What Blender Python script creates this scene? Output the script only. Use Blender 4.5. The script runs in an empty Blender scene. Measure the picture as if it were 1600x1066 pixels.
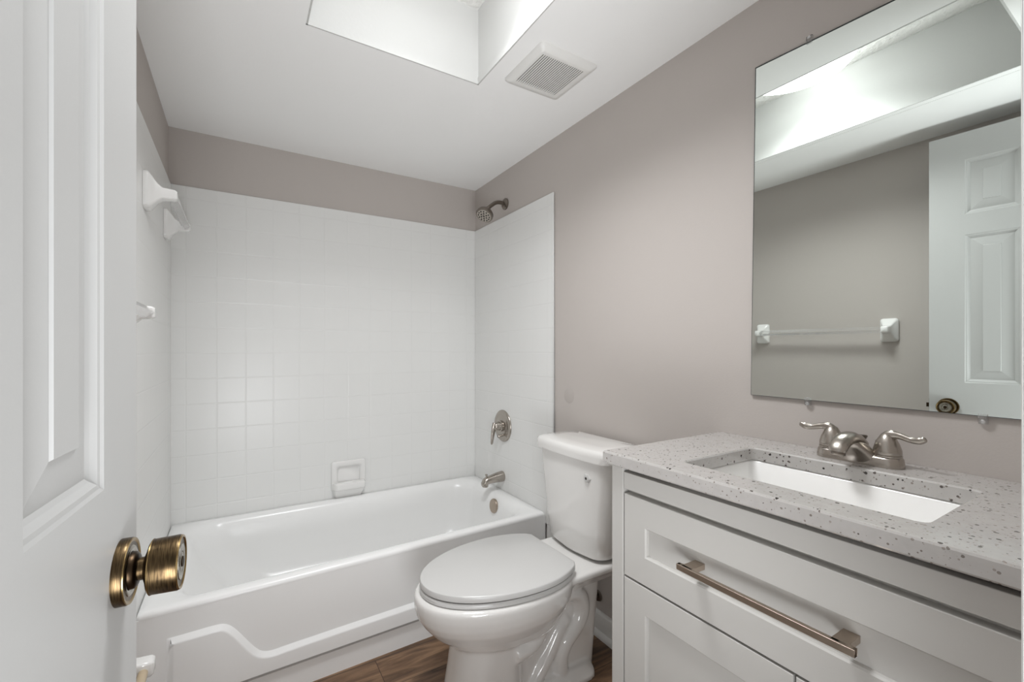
import bpy, bmesh, math
from mathutils import Vector, Matrix

# ------------------------------------------------------------------ camera, world, lights, exposure
scene = bpy.context.scene
COL = scene.collection
PI = math.pi

cam_data = bpy.data.cameras.new('camera')
cam_data.sensor_fit = 'HORIZONTAL'
cam_data.sensor_width = 36.0
cam_data.lens = 36.0 * 688.8 / 1600.0
cam_data.shift_x = (800 - 794.6) / 1600.0
cam_data.shift_y = (546.5 - 533.0) / 1600.0
cam_data.clip_start = 0.01
camera = bpy.data.objects.new('camera', cam_data)
COL.objects.link(camera)
camera.location = (-1.2371, -2.4159, 1.1426)
camera.rotation_euler = (PI / 2, 0, -math.radians(31.4))
scene.camera = camera

world = bpy.data.worlds.new('world')
world.use_nodes = True
wbg = world.node_tree.nodes['Background']
wbg.inputs[0].default_value = (0.96, 0.98, 1.0, 1)
wbg.inputs[1].default_value = 0.33
scene.world = world


def area_light(name, loc, rot, sx, sy, power, color=(0.96, 0.98, 1.0)):
    d = bpy.data.lights.new(name, 'AREA')
    d.shape = 'RECTANGLE'
    d.size, d.size_y = sx, sy
    d.energy = power
    d.color = color
    o = bpy.data.objects.new(name, d)
    COL.objects.link(o)
    o.location = loc
    o.rotation_euler = rot
    return o


# added fill beyond the open doorway, tilted up to brighten the ceiling
area_light('fill_light', (-1.32, -3.0, 0.62), (math.radians(155), 0, math.radians(-6)), 0.6, 1.1, 36)

vs = scene.view_settings
vs.view_transform = 'Standard'
vs.look = 'None'
vs.gamma = 1
vs.use_curve_mapping = False
vs.exposure = 0.10

# ------------------------------------------------------------------ measures (metres)
L = -1.502          # left wall
ZC = 2.118          # ceiling
YF = -2.357         # room face of the wall with the doorway
TOPZ = 2.395        # top of the skylight well
YT = -0.798         # front edge of the tile surround


# ------------------------------------------------------------------ materials
def srgb(r, g, b):
    def f(c):
        c /= 255.0
        return c / 12.92 if c <= 0.04045 else ((c + 0.055) / 1.055) ** 2.4
    return (f(r), f(g), f(b), 1)


def mat(name, color, rough=0.5, metal=0.0, spec=0.5, coat=0.0, bump=None, vary=None):
    m = bpy.data.materials.new(name)
    m.use_nodes = True
    nt = m.node_tree
    b = nt.nodes['Principled BSDF']
    b.inputs['Base Color'].default_value = color
    b.inputs['Roughness'].default_value = rough
    b.inputs['Metallic'].default_value = metal
    b.inputs['Specular IOR Level'].default_value = spec
    b.inputs['Coat Weight'].default_value = coat
    b.inputs['Coat Roughness'].default_value = 0.08
    if bump or vary:
        geo = nt.nodes.new('ShaderNodeNewGeometry')
    if bump:
        scale, strength, dist = bump
        n = nt.nodes.new('ShaderNodeTexNoise')
        n.inputs['Scale'].default_value = scale
        n.inputs['Detail'].default_value = 3
        nt.links.new(geo.outputs['Position'], n.inputs['Vector'])
        bp = nt.nodes.new('ShaderNodeBump')
        bp.inputs['Strength'].default_value = strength
        bp.inputs['Distance'].default_value = dist
        nt.links.new(n.outputs['Fac'], bp.inputs['Height'])
        nt.links.new(bp.outputs['Normal'], b.inputs['Normal'])
    if vary:
        c2, vscale = vary
        n2 = nt.nodes.new('ShaderNodeTexNoise')
        n2.inputs['Scale'].default_value = vscale
        n2.inputs['Detail'].default_value = 4
        nt.links.new(geo.outputs['Position'], n2.inputs['Vector'])
        mx = nt.nodes.new('ShaderNodeMix')
        mx.data_type = 'RGBA'
        mx.inputs['A'].default_value = color
        mx.inputs['B'].default_value = c2
        nt.links.new(n2.outputs['Fac'], mx.inputs['Factor'])
        nt.links.new(mx.outputs['Result'], b.inputs['Base Color'])
    return m


M = {}
M['wall'] = mat('taupe_wall_paint', srgb(194, 187, 182), 0.75, spec=0.25, bump=(180, 0.12, 0.002))
M['ceil'] = mat('ceiling_paint', srgb(250, 250, 249), 0.8, spec=0.2, bump=(140, 0.1, 0.002))
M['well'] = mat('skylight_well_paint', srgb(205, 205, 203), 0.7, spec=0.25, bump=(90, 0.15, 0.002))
M['rough_plaster'] = mat('rough_plaster', srgb(232, 231, 228), 0.9, spec=0.1, bump=(60, 1.0, 0.01))
M['trim'] = mat('white_trim_paint', srgb(232, 231, 228), 0.4, spec=0.4)
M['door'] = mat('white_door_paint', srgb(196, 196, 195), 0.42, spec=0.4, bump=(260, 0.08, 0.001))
M['tub'] = mat('white_tub_enamel', srgb(250, 250, 249), 0.24)
M['porcelain'] = mat('white_porcelain', srgb(230, 228, 225), 0.1, coat=0.6)
M['seat'] = mat('white_seat_plastic', srgb(206, 205, 203), 0.28)
M['ceramic'] = mat('white_ceramic', srgb(240, 239, 237), 0.1, coat=0.6)
M['cabinet'] = mat('soft_white_cabinet_paint', srgb(198, 196, 192), 0.4, spec=0.4)
M['dark'] = mat('dark_gap', srgb(40, 36, 32), 0.9, spec=0.1)
M['plastic'] = mat('white_vent_plastic', srgb(230, 229, 226), 0.45)
M['slot_shade'] = mat('vent_shade', srgb(70, 68, 64), 0.9, spec=0.1)  # dark tone painted for the shade inside the vent
M['steel'] = mat('screw_steel', srgb(200, 200, 200), 0.3, metal=1)
M['nickel'] = mat('brushed_nickel', srgb(176, 169, 161), 0.27, metal=1, bump=(900, 0.05, 0.0005))
M['nickel_dim'] = mat('dimmed_nickel', srgb(132, 124, 116), 0.3, metal=1)  # nickel toned down; on the shower it stands in for darker wall reflections
M['bar_nickel'] = mat('champagne_nickel', srgb(182, 168, 154), 0.32, metal=1)
M['rubber'] = mat('dark_nozzle_rubber', srgb(52, 48, 45), 0.6)
M['green_glass_edge'] = mat('mirror_edge', srgb(45, 52, 48), 0.3)
M['water_line'] = mat('supply_line_grey', srgb(120, 116, 110), 0.5)


def brass_mat():
    m = mat('antique_brass', srgb(120, 96, 62), 0.3, metal=1)
    nt = m.node_tree
    b = nt.nodes['Principled BSDF']
    tc = nt.nodes.new('ShaderNodeTexCoord')
    mp = nt.nodes.new('ShaderNodeMapping')
    mp.inputs['Scale'].default_value = (420, 22, 22)
    nt.links.new(tc.outputs['Object'], mp.inputs['Vector'])
    n = nt.nodes.new('ShaderNodeTexNoise')
    n.inputs['Scale'].default_value = 3
    n.inputs['Detail'].default_value = 4
    nt.links.new(mp.outputs['Vector'], n.inputs['Vector'])
    r = nt.nodes.new('ShaderNodeValToRGB')
    r.color_ramp.elements[0].position = 0.3
    r.color_ramp.elements[0].color = srgb(50, 40, 30)
    r.color_ramp.elements[1].position = 0.7
    r.color_ramp.elements[1].color = srgb(114, 95, 68)
    nt.links.new(n.outputs['Fac'], r.inputs['Fac'])
    nt.links.new(r.outputs['Color'], b.inputs['Base Color'])
    return m


M['brass'] = brass_mat()
M['brass_dark'] = mat('darkened_brass', srgb(62, 50, 38), 0.35, metal=1)
M['brass_edge'] = mat('worn_brass_edge', srgb(158, 134, 92), 0.25, metal=1)
M['brass_pale'] = mat('pale_polished_ring', srgb(165, 160, 150), 0.2, metal=1)

m = mat('mirror_silver', srgb(230, 236, 232), 0.0, metal=1)
M['mirror'] = m

m = mat('clear_acrylic', (1, 1, 1, 1), 0.15)
b = m.node_tree.nodes['Principled BSDF']
b.inputs['Transmission Weight'].default_value = 0.92
b.inputs['IOR'].default_value = 1.18
b.inputs['Base Color'].default_value = (0.97, 0.97, 0.97, 1)
M['clear'] = m

m = bpy.data.materials.new('glowing_lamp_lens')
m.use_nodes = True
b = m.node_tree.nodes['Principled BSDF']
b.inputs['Base Color'].default_value = (0.9, 0.9, 0.9, 1)
b.inputs['Emission Color'].default_value = (0.97, 0.985, 1.0, 1)
b.inputs['Emission Strength'].default_value = 6.2
M['glow'] = m


def tile_mat():
    """Glazed white squares; the joints are shallow grooves in world position."""
    m = mat('glazed_white_tile', srgb(240, 239, 237), 0.32)
    nt = m.node_tree
    b = nt.nodes['Principled BSDF']
    geo = nt.nodes.new('ShaderNodeNewGeometry')
    sep = nt.nodes.new('ShaderNodeSeparateXYZ')
    nt.links.new(geo.outputs['Position'], sep.inputs[0])
    sepn = nt.nodes.new('ShaderNodeSeparateXYZ')
    nt.links.new(geo.outputs['True Normal'], sepn.inputs[0])

    def mth(op, a, c=None, d=None):
        n = nt.nodes.new('ShaderNodeMath')
        n.operation = op
        for i, v in enumerate((a, c, d)):
            if v is None:
                continue
            if isinstance(v, (int, float)):
                n.inputs[i].default_value = v
            else:
                nt.links.new(v, n.inputs[i])
        return n.outputs[0]
    P = 0.1145
    isx = mth('GREATER_THAN', mth('ABSOLUTE', sepn.outputs[0]), 0.5)
    h = mth('ADD', mth('MULTIPLY', sep.outputs[1], isx), mth('MULTIPLY', sep.outputs[0], mth('SUBTRACT', 1.0, isx)))

    def groove(v, off):
        t = mth('FRACT', mth('DIVIDE', mth('SUBTRACT', v, off), P))
        d = mth('MULTIPLY', mth('MINIMUM', t, mth('SUBTRACT', 1.0, t)), P)
        mr = nt.nodes.new('ShaderNodeMapRange')
        mr.interpolation_type = 'SMOOTHSTEP'
        mr.inputs['From Min'].default_value = 0.0006
        mr.inputs['From Max'].default_value = 0.0042
        nt.links.new(d, mr.inputs['Value'])
        return mr.outputs[0]
    g = mth('MINIMUM', groove(h, -0.066), groove(sep.outputs[2], 1.6995))
    bp = nt.nodes.new('ShaderNodeBump')
    bp.inputs['Strength'].default_value = 0.38
    bp.inputs['Distance'].default_value = 0.0015
    nt.links.new(g, bp.inputs['Height'])
    nt.links.new(bp.outputs['Normal'], b.inputs['Normal'])
    mx = nt.nodes.new('ShaderNodeMix')
    mx.data_type = 'RGBA'
    mx.inputs['A'].default_value = srgb(233, 233, 231)
    mx.inputs['B'].default_value = srgb(234, 234, 232)
    nt.links.new(g, mx.inputs['Factor'])
    nt.links.new(mx.outputs['Result'], b.inputs['Base Color'])
    return m


M['tile'] = tile_mat()


def quartz_mat():
    m = mat('speckled_quartz', srgb(214, 211, 207), 0.18, coat=0.3)
    nt = m.node_tree
    b = nt.nodes['Principled BSDF']
    geo = nt.nodes.new('ShaderNodeNewGeometry')

    def speck(scale, thr, dens):
        v = nt.nodes.new('ShaderNodeTexVoronoi')
        v.inputs['Scale'].default_value = scale
        nt.links.new(geo.outputs['Position'], v.inputs['Vector'])
        lt = nt.nodes.new('ShaderNodeMath')
        lt.operation = 'LESS_THAN'
        nt.links.new(v.outputs['Distance'], lt.inputs[0])
        sep = nt.nodes.new('ShaderNodeSeparateColor')
        nt.links.new(v.outputs['Color'], sep.inputs[0])
        sz = nt.nodes.new('ShaderNodeMath')
        sz.operation = 'MULTIPLY'
        nt.links.new(sep.outputs[1], sz.inputs[0])
        sz.inputs[1].default_value = thr
        nt.links.new(sz.outputs[0], lt.inputs[1])
        g = nt.nodes.new('ShaderNodeMath')
        g.operation = 'GREATER_THAN'
        nt.links.new(sep.outputs[0], g.inputs[0])
        g.inputs[1].default_value = 1 - dens
        mu = nt.nodes.new('ShaderNodeMath')
        mu.operation = 'MULTIPLY'
        nt.links.new(lt.outputs[0], mu.inputs[0])
        nt.links.new(g.outputs[0], mu.inputs[1])
        return mu.outputs[0], sep.outputs[2]

    n = nt.nodes.new('ShaderNodeTexNoise')
    n.inputs['Scale'].default_value = 60
    n.inputs['Detail'].default_value = 5
    nt.links.new(geo.outputs['Position'], n.inputs['Vector'])
    r = nt.nodes.new('ShaderNodeValToRGB')
    r.color_ramp.elements[0].color = srgb(176, 172, 169)
    r.color_ramp.elements[1].color = srgb(194, 191, 188)
    nt.links.new(n.outputs['Fac'], r.inputs['Fac'])
    last = r.outputs['Color']
    for scale, thr, dens, c0, c1 in ((420, 0.55, 0.25, (166, 160, 154), (190, 182, 174)),
                                     (230, 0.50, 0.19, (112, 104, 97), (158, 150, 144)),
                                     (140, 0.46, 0.19, (40, 36, 34), (104, 95, 90))):
        f, rnd = speck(scale, thr, dens)
        cm = nt.nodes.new('ShaderNodeMix')
        cm.data_type = 'RGBA'
        cm.inputs['A'].default_value = srgb(*c0)
        cm.inputs['B'].default_value = srgb(*c1)
        nt.links.new(rnd, cm.inputs['Factor'])
        mx = nt.nodes.new('ShaderNodeMix')
        mx.data_type = 'RGBA'
        nt.links.new(f, mx.inputs['Factor'])
        nt.links.new(last, mx.inputs['A'])
        nt.links.new(cm.outputs['Result'], mx.inputs['B'])
        last = mx.outputs['Result']
    nt.links.new(last, b.inputs['Base Color'])
    return m


M['quartz'] = quartz_mat()


def floor_mat():
    m = mat('brown_wood_plank', srgb(110, 84, 64), 0.42, spec=0.4)
    nt = m.node_tree
    b = nt.nodes['Principled BSDF']
    geo = nt.nodes.new('ShaderNodeNewGeometry')
    br = nt.nodes.new('ShaderNodeTexBrick')
    br.inputs['Scale'].default_value = 1.0
    br.inputs['Mortar Size'].default_value = 0.0012
    br.inputs['Mortar Smooth'].default_value = 0.3
    br.inputs['Brick Width'].default_value = 1.22
    br.inputs['Row Height'].default_value = 0.152
    br.offset = 0.37
    br.inputs['Color1'].default_value = (0.15, 0.15, 0.15, 1)
    br.inputs['Color2'].default_value = (0.85, 0.85, 0.85, 1)
    br.inputs['Mortar'].default_value = (0.5, 0.5, 0.5, 1)
    mp = nt.nodes.new('ShaderNodeMapping')
    mp.inputs['Location'].default_value = (0.36, 0.02, 0)
    nt.links.new(geo.outputs['Position'], mp.inputs['Vector'])
    nt.links.new(mp.outputs['Vector'], br.inputs['Vector'])
    # grain: noise stretched along the plank, shifted per plank
    sc = nt.nodes.new('ShaderNodeVectorMath')
    sc.operation = 'MULTIPLY'
    sc.inputs[1].default_value = (2.2, 17, 1)
    nt.links.new(geo.outputs['Position'], sc.inputs[0])
    ad = nt.nodes.new('ShaderNodeVectorMath')
    ad.operation = 'ADD'
    nt.links.new(sc.outputs[0], ad.inputs[0])
    k = nt.nodes.new('ShaderNodeVectorMath')
    k.operation = 'SCALE'
    k.inputs['Scale'].default_value = 9
    nt.links.new(br.outputs['Color'], k.inputs[0])
    nt.links.new(k.outputs[0], ad.inputs[1])
    n = nt.nodes.new('ShaderNodeTexNoise')
    n.inputs['Scale'].default_value = 1.6
    n.inputs['Detail'].default_value = 7
    n.inputs['Roughness'].default_value = 0.62
    n.inputs['Distortion'].default_value = 0.9
    nt.links.new(ad.outputs[0], n.inputs['Vector'])
    r = nt.nodes.new('ShaderNodeValToRGB')
    e = r.color_ramp.elements
    e[0].position = 0.3
    e[0].color = srgb(66, 50, 40)
    e[1].position = 0.72
    e[1].color = srgb(158, 128, 100)
    mid = e.new(0.5)
    mid.color = srgb(116, 90, 69)
    nt.links.new(n.outputs['Fac'], r.inputs['Fac'])
    mx = nt.nodes.new('ShaderNodeMix')
    mx.data_type = 'RGBA'
    mx.inputs['B'].default_value = srgb(50, 38, 30)
    nt.links.new(br.outputs['Fac'], mx.inputs['Factor'])
    nt.links.new(r.outputs['Color'], mx.inputs['A'])
    nt.links.new(mx.outputs['Result'], b.inputs['Base Color'])
    bp = nt.nodes.new('ShaderNodeBump')
    bp.inputs['Strength'].default_value = 0.15
    bp.inputs['Distance'].default_value = 0.002
    nt.links.new(n.outputs['Fac'], bp.inputs['Height'])
    nt.links.new(bp.outputs['Normal'], b.inputs['Normal'])
    return m


M['floor'] = floor_mat()


# ------------------------------------------------------------------ mesh helpers (all in world coordinates)
def box(bm, x0, x1, y0, y1, z0, z1, mi=0):
    v = [bm.verts.new(p) for p in ((x0, y0, z0), (x1, y0, z0), (x1, y1, z0), (x0, y1, z0),
                                   (x0, y0, z1), (x1, y0, z1), (x1, y1, z1), (x0, y1, z1))]
    for q in ((0, 3, 2, 1), (4, 5, 6, 7), (0, 1, 5, 4), (1, 2, 6, 5), (2, 3, 7, 6), (3, 0, 4, 7)):
        f = bm.faces.new([v[i] for i in q])
        f.material_index = mi
    return v


def loft(bm, rings, cap0=True, cap1=True, mi=0):
    R = [[bm.verts.new(p) for p in r] for r in rings]
    n = len(R[0])
    for a, c in zip(R, R[1:]):
        for i in range(n):
            f = bm.faces.new((a[i], a[(i + 1) % n], c[(i + 1) % n], c[i]))
            f.material_index = mi
    if cap0:
        bm.faces.new(list(reversed(R[0]))).material_index = mi
    if cap1:
        bm.faces.new(R[-1]).material_index = mi
    return R


def frame(axis):
    z = Vector(axis).normalized()
    up = Vector((0, 0, 1)) if abs(z.z) < 0.95 else Vector((0, 1, 0))
    x = up.cross(z).normalized()
    return x, z.cross(x), z


def lathe(bm, origin, axis, prof, n=40, cap0=True, cap1=True, mi=0):
    """prof: (distance along axis, radius)."""
    x, y, z = frame(axis)
    o = Vector(origin)
    rings = [[o + z * h + (x * math.cos(2 * PI * i / n) + y * math.sin(2 * PI * i / n)) * max(r, 1e-4) for i in range(n)] for h, r in prof]
    return loft(bm, rings, cap0, cap1, mi)


def spline(pts, k=8):
    """Catmull-Rom through the points (any dimension)."""
    P = [Vector(p) for p in pts]
    P = [P[0] * 2 - P[1]] + P + [P[-1] * 2 - P[-2]]
    out = []
    for i in range(1, len(P) - 2):
        p0, p1, p2, p3 = P[i - 1:i + 3]
        for j in range(k):
            t = j / k
            out.append(0.5 * ((2 * p1) + (p2 - p0) * t + (2 * p0 - 5 * p1 + 4 * p2 - p3) * t * t + (3 * p1 - p0 - 3 * p2 + p3) * t ** 3))
    out.append(P[-2])
    return out


def tube(bm, path, radii, n=20, flat=(1, 1), up=(0, 0, 1), mi=0):
    P = [Vector(p) for p in path]
    if isinstance(radii, (int, float)):
        radii = [radii] * len(P)
    u = Vector(up)
    rings = []
    for i, p in enumerate(P):
        t = (P[min(i + 1, len(P) - 1)] - P[max(i - 1, 0)]).normalized()
        x = u.cross(t)
        if x.length < 1e-4:
            x = Vector((1, 0, 0)).cross(t)
        x.normalize()
        y = t.cross(x)
        rings.append([p + (x * math.cos(2 * PI * j / n) * flat[0] + y * math.sin(2 * PI * j / n) * flat[1]) * radii[i] for j in range(n)])
    return loft(bm, rings, mi=mi)


def rr(x0, x1, y0, y1, r, z, k=8):
    """Rounded rectangle ring at height z."""
    out = []
    for cx, cy, a in ((x1 - r, y1 - r, 0), (x0 + r, y1 - r, 90), (x0 + r, y0 + r, 180), (x1 - r, y0 + r, 270)):
        for i in range(k + 1):
            t = math.radians(a + 90 * i / k)
            out.append(Vector((cx + r * math.cos(t), cy + r * math.sin(t), z)))
    return out


def prism(bm, pts, axis, d0, d1, mi=0):
    """Extrude a 2D polygon along an axis (0, 1 or 2); points are the two other coordinates in order."""
    def P(p, d):
        c = list(p)
        c.insert(axis, d)
        return Vector(c)
    return loft(bm, [[P(p, d0) for p in pts], [P(p, d1) for p in pts]], mi=mi)


def finish(bm):
    bmesh.ops.remove_doubles(bm, verts=bm.verts, dist=1e-6)
    bmesh.ops.recalc_face_normals(bm, faces=bm.faces)


def obj(name, bm, mats, parent=None, origin=None, smooth=True, bevel=0.0, seg=2, sub=0, angle=35, remesh=0.0, smooth_it=0, fix=True):
    if fix:
        finish(bm)
    me = bpy.data.meshes.new(name)
    bm.to_mesh(me)
    bm.free()
    o = bpy.data.objects.new(name, me)
    COL.objects.link(o)
    for mm in (mats if isinstance(mats, (list, tuple)) else [mats]):
        me.materials.append(mm)
    if parent is not None:
        w = Vector((0, 0, 0))
        p = parent
        while p is not None:
            w += Vector(p.location)
            p = p.parent
        me.transform(Matrix.Translation(-w))
        o.parent = parent
    elif origin is not None:
        me.transform(Matrix.Translation(-Vector(origin)))
        o.location = origin
    if smooth:
        me.polygons.foreach_set('use_smooth', [True] * len(me.polygons))
    if remesh:
        md = o.modifiers.new('fuse', 'REMESH')
        md.mode = 'VOXEL'
        md.voxel_size = remesh
        md.use_smooth_shade = True
        sm = o.modifiers.new('relax', 'SMOOTH')
        sm.iterations = smooth_it
        sm.factor = 0.5
    elif bevel:
        md = o.modifiers.new('bevel', 'BEVEL')
        md.width = bevel
        md.segments = seg
        md.limit_method = 'ANGLE'
        md.angle_limit = math.radians(30)
        md.harden_normals = False
    if sub:
        md = o.modifiers.new('subsurf', 'SUBSURF')
        md.levels = md.render_levels = sub
    if smooth and not remesh:
        try:
            me.set_sharp_from_angle(angle=math.radians(angle))
        except Exception:
            pass
    return o


def thing(name, label, cat, loc, group=None):
    o = bpy.data.objects.new(name, None)
    COL.objects.link(o)
    o.location = loc
    o.empty_display_size = 0.05
    return tag(o, label, cat, group)


def tag(o, label, cat, group=None):
    o['label'] = label
    o['category'] = cat
    if group:
        o['group'] = group
    return o


def structure(o, label=None, cat=None):
    o['kind'] = 'structure'
    if label:
        o['label'] = label
    if cat:
        o['category'] = cat
    return o


def copy_tree(o, loc, label, group=None):
    c = o.copy()
    COL.objects.link(c)
    c.location = loc
    c['label'] = label
    if group:
        c['group'] = group
    for ch in list(o.children):
        d = ch.copy()
        COL.objects.link(d)
        d.parent = c
        for g in list(ch.children):
            e = g.copy()
            COL.objects.link(e)
            e.parent = d
    return c


NB = bmesh.new

# ------------------------------------------------------------------ the room
bm = NB(); box(bm, L - 0.1, 0.1, -3.6, 0.1, -0.1, 0.0)
structure(obj('floor', bm, M['floor'], smooth=False), 'brown wood-look plank floor', 'floor')
bm = NB(); box(bm, 0.0, 0.1, YF, 0.1, 0.0, TOPZ + 0.1)
structure(obj('wall_right', bm, M['wall'], smooth=False), 'taupe painted wall behind toilet and vanity', 'wall')
bm = NB(); box(bm, L - 0.1, L, YF, 0.1, 0.0, TOPZ + 0.1)
structure(obj('wall_left', bm, M['wall'], smooth=False), 'taupe painted wall opposite the vanity', 'wall')
bm = NB(); box(bm, L, 0.0, 0.0, 0.1, 0.0, TOPZ + 0.1)
structure(obj('wall_back', bm, M['wall'], smooth=False), 'taupe painted wall behind the bathtub', 'wall')

DX0, DX1, DH = -1.392, -0.782, 2.062      # doorway opening
YB = YF - 0.115
bm = NB()
box(bm, L - 0.1, DX0, YB, YF, 0, TOPZ + 0.1)
box(bm, DX1 + 0.014, 0.1, YB, YF, 0, TOPZ + 0.1)
box(bm, DX0, DX1, YB, YF, DH, TOPZ + 0.1)
structure(obj('wall_front', bm, M['wall'], smooth=False), 'taupe painted wall with the doorway', 'wall')

# doorway casing and jamb
bm = NB()
CY = YF + 0.016
box(bm, DX1, DX1 + 0.062, YF, CY, 0, DH + 0.05)
box(bm, DX1, DX1 + 0.014, YB, YF, 0, DH)
box(bm, DX0 - 0.062, DX0, YF, CY, 0, DH + 0.05)
box(bm, DX0, DX1, YF, CY, DH, DH + 0.05)
structure(obj('trim_1', bm, M['trim'], bevel=0.003), 'white painted door casing', 'trim')

# ceiling with the skylight opening
WX0, WX1, WY1, WY0 = -1.067, -0.486, -0.972, -2.085
bm = NB()
box(bm, L, WX0, YF, 0, ZC, ZC + 0.02)
box(bm, WX1, 0, YF, 0, ZC, ZC + 0.02)
box(bm, WX0, WX1, WY1, 0, ZC, ZC + 0.02)
box(bm, WX0, WX1, YF, WY0, ZC, ZC + 0.02)
structure(obj('ceiling', bm, M['ceil'], smooth=False), 'flat white painted ceiling', 'ceiling')

# skylight well: four white sides, rough flat top, slim bead round the lower edge
w = bpy.data.objects.new('skylight_well', None)
COL.objects.link(w)
w.location = ((WX0 + WX1) / 2, (WY0 + WY1) / 2, ZC)
structure(w, 'white boxed light well rising above the ceiling', 'skylight well')
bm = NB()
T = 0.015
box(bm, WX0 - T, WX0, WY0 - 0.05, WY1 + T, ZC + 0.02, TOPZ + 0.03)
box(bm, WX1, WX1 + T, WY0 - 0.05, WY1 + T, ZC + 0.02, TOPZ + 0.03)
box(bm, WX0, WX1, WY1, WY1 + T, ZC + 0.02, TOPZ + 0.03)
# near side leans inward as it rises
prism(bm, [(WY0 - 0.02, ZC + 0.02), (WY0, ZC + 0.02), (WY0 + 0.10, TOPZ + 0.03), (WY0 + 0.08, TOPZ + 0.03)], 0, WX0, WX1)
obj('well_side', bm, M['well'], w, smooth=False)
bm = NB(); box(bm, WX0, WX1, WY0 + 0.08, WY1, TOPZ, TOPZ + 0.02)
obj('well_top', bm, M['rough_plaster'], w, smooth=False)
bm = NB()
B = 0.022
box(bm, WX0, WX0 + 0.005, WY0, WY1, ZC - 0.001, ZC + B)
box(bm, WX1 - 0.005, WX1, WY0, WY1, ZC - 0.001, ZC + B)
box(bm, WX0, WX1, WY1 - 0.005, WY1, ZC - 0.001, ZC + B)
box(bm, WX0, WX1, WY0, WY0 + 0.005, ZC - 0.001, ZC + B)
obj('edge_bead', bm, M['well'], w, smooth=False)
# thin painted seam strip on the ceiling left of the opening
bm = NB(); box(bm, -1.1005, -1.0985, -2.1, -0.945, ZC - 0.0012, ZC)
structure(obj('trim_2', bm, M['ceil'], smooth=False), 'thin painted seam on the ceiling beside the light well', 'trim')

# baseboards
def baseboard(name, pts_dir):
    bm = NB()
    axis, a, c, wall, sgn = pts_dir
    prof = [(0, 0), (0.026, 0), (0.026, 0.008), (0.020, 0.020), (0.013, 0.024), (0.013, 0.082), (0.008, 0.092), (0, 0.094)]
    prism(bm, [(wall + sgn * p, z) for p, z in prof], axis, a, c)
    return structure(obj(name, bm, M['trim'], angle=50), 'white baseboard', 'baseboard')


baseboard('baseboard_right', (1, -1.60, -0.80, 0.0, -1))
baseboard('baseboard_left', (1, YF, -0.80, L, 1))

# ------------------------------------------------------------------ ceiling lamp inside the well
lc = Vector((-0.776, -1.46, TOPZ))
lamp = thing('ceiling_light', 'round glowing white drum lamp at the top of the light well', 'lamp', lc)
bm = NB(); lathe(bm, lc, (0, 0, -1), [(0, 0.20), (0.022, 0.20), (0.022, 0.19)], n=64)
obj('lamp_base', bm, M['trim'], lamp)
bm = NB(); lathe(bm, lc, (0, 0, -1), [(0.022, 0.206), (0.055, 0.210), (0.064, 0.204), (0.068, 0.17), (0.070, 0.0)], n=64, cap1=False)
obj('lamp_lens', bm, M['glow'], lamp)
down = area_light('lamp_downlight', (lc.x, lc.y, lc.z - 0.072), (0, 0, 0), 0.36, 0.36, 8.6, (0.97, 0.985, 1.0))
down.data.shape = 'DISK'
down.data.spread = math.radians(128)

# ------------------------------------------------------------------ exhaust fan cover on the ceiling
fx0, fx1, fy0, fy1 = -0.424, -0.186, -1.286, -1.050
fan = thing('exhaust_fan', 'square white slotted fan cover on the ceiling beside the light well', 'vent', ((fx0 + fx1) / 2, (fy0 + fy1) / 2, ZC))
gx0, gx1, gy0, gy1 = -0.402, -0.228, -1.262, -1.098
zb = ZC - 0.024
bm = NB()
loft(bm, [rr(fx0, fx1, fy0, fy1, 0.014, ZC, 5), rr(fx0, fx1, fy0, fy1, 0.014, ZC - 0.005, 5), rr(fx0 + 0.004, fx1 - 0.008, fy0 + 0.004, fy1 - 0.008, 0.013, ZC - 0.013, 5),
          rr(fx0 + 0.010, fx1 - 0.022, fy0 + 0.010, fy1 - 0.026, 0.010, zb + 0.002, 5), rr(fx0 + 0.014, fx1 - 0.030, fy0 + 0.014, fy1 - 0.036, 0.008, zb, 5),
          rr(gx0, gx1, gy0, gy1, 0.001, zb, 5), rr(gx0, gx1, gy0, gy1, 0.001, zb + 0.010, 5)], cap0=True, cap1=False)
obj('fan_cover', bm, M['plastic'], fan, angle=50)
bm = NB(); box(bm, gx0, gx1, gy0, gy1, zb + 0.0075, zb + 0.0095)
obj('shade_sheet', bm, M['slot_shade'], fan, smooth=False)  # dark sheet just above the slats stands in for shade in the slots
NS = 21
pit = (gx1 - gx0) / NS
bm = NB()
for i in range(NS):
    xa = gx0 + pit * i
    box(bm, xa + pit * 0.40, xa + pit, gy0, gy1, zb, zb + 0.0016)
obj('grille', bm, M['plastic'], fan, smooth=False)

# ------------------------------------------------------------------ tile surround
sur = thing('tub_surround', 'glazed white square tile surround on three sides above the bathtub', 'tile surround', (L / 2, -0.01, 0.36))
ZS = 1.867
bm = NB(); box(bm, L + 0.0005, -0.0005, -0.010, -0.0005, 0.33, ZS)
obj('back_panel', bm, M['tile'], sur, bevel=0.003)
bm = NB(); box(bm, -0.010, -0.0005, YT, -0.0105, 0.33, ZS); box(bm, -0.010, -0.0005, YT, -0.748, 0.0, 0.33)
obj('side_panel', bm, M['tile'], sur, bevel=0.003)
bm = NB(); box(bm, L + 0.0005, L + 0.010, YT, -0.0105, 0.33, ZS)
obj('side_panel', bm, M['tile'], sur, bevel=0.003)
# ------------------------------------------------------------------ bathtub
TX0, TX1 = L + 0.011, -0.011
TYB = -0.0115


def tfront(x):
    return -0.785 + 0.045 * (x - L) / (-L)


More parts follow.
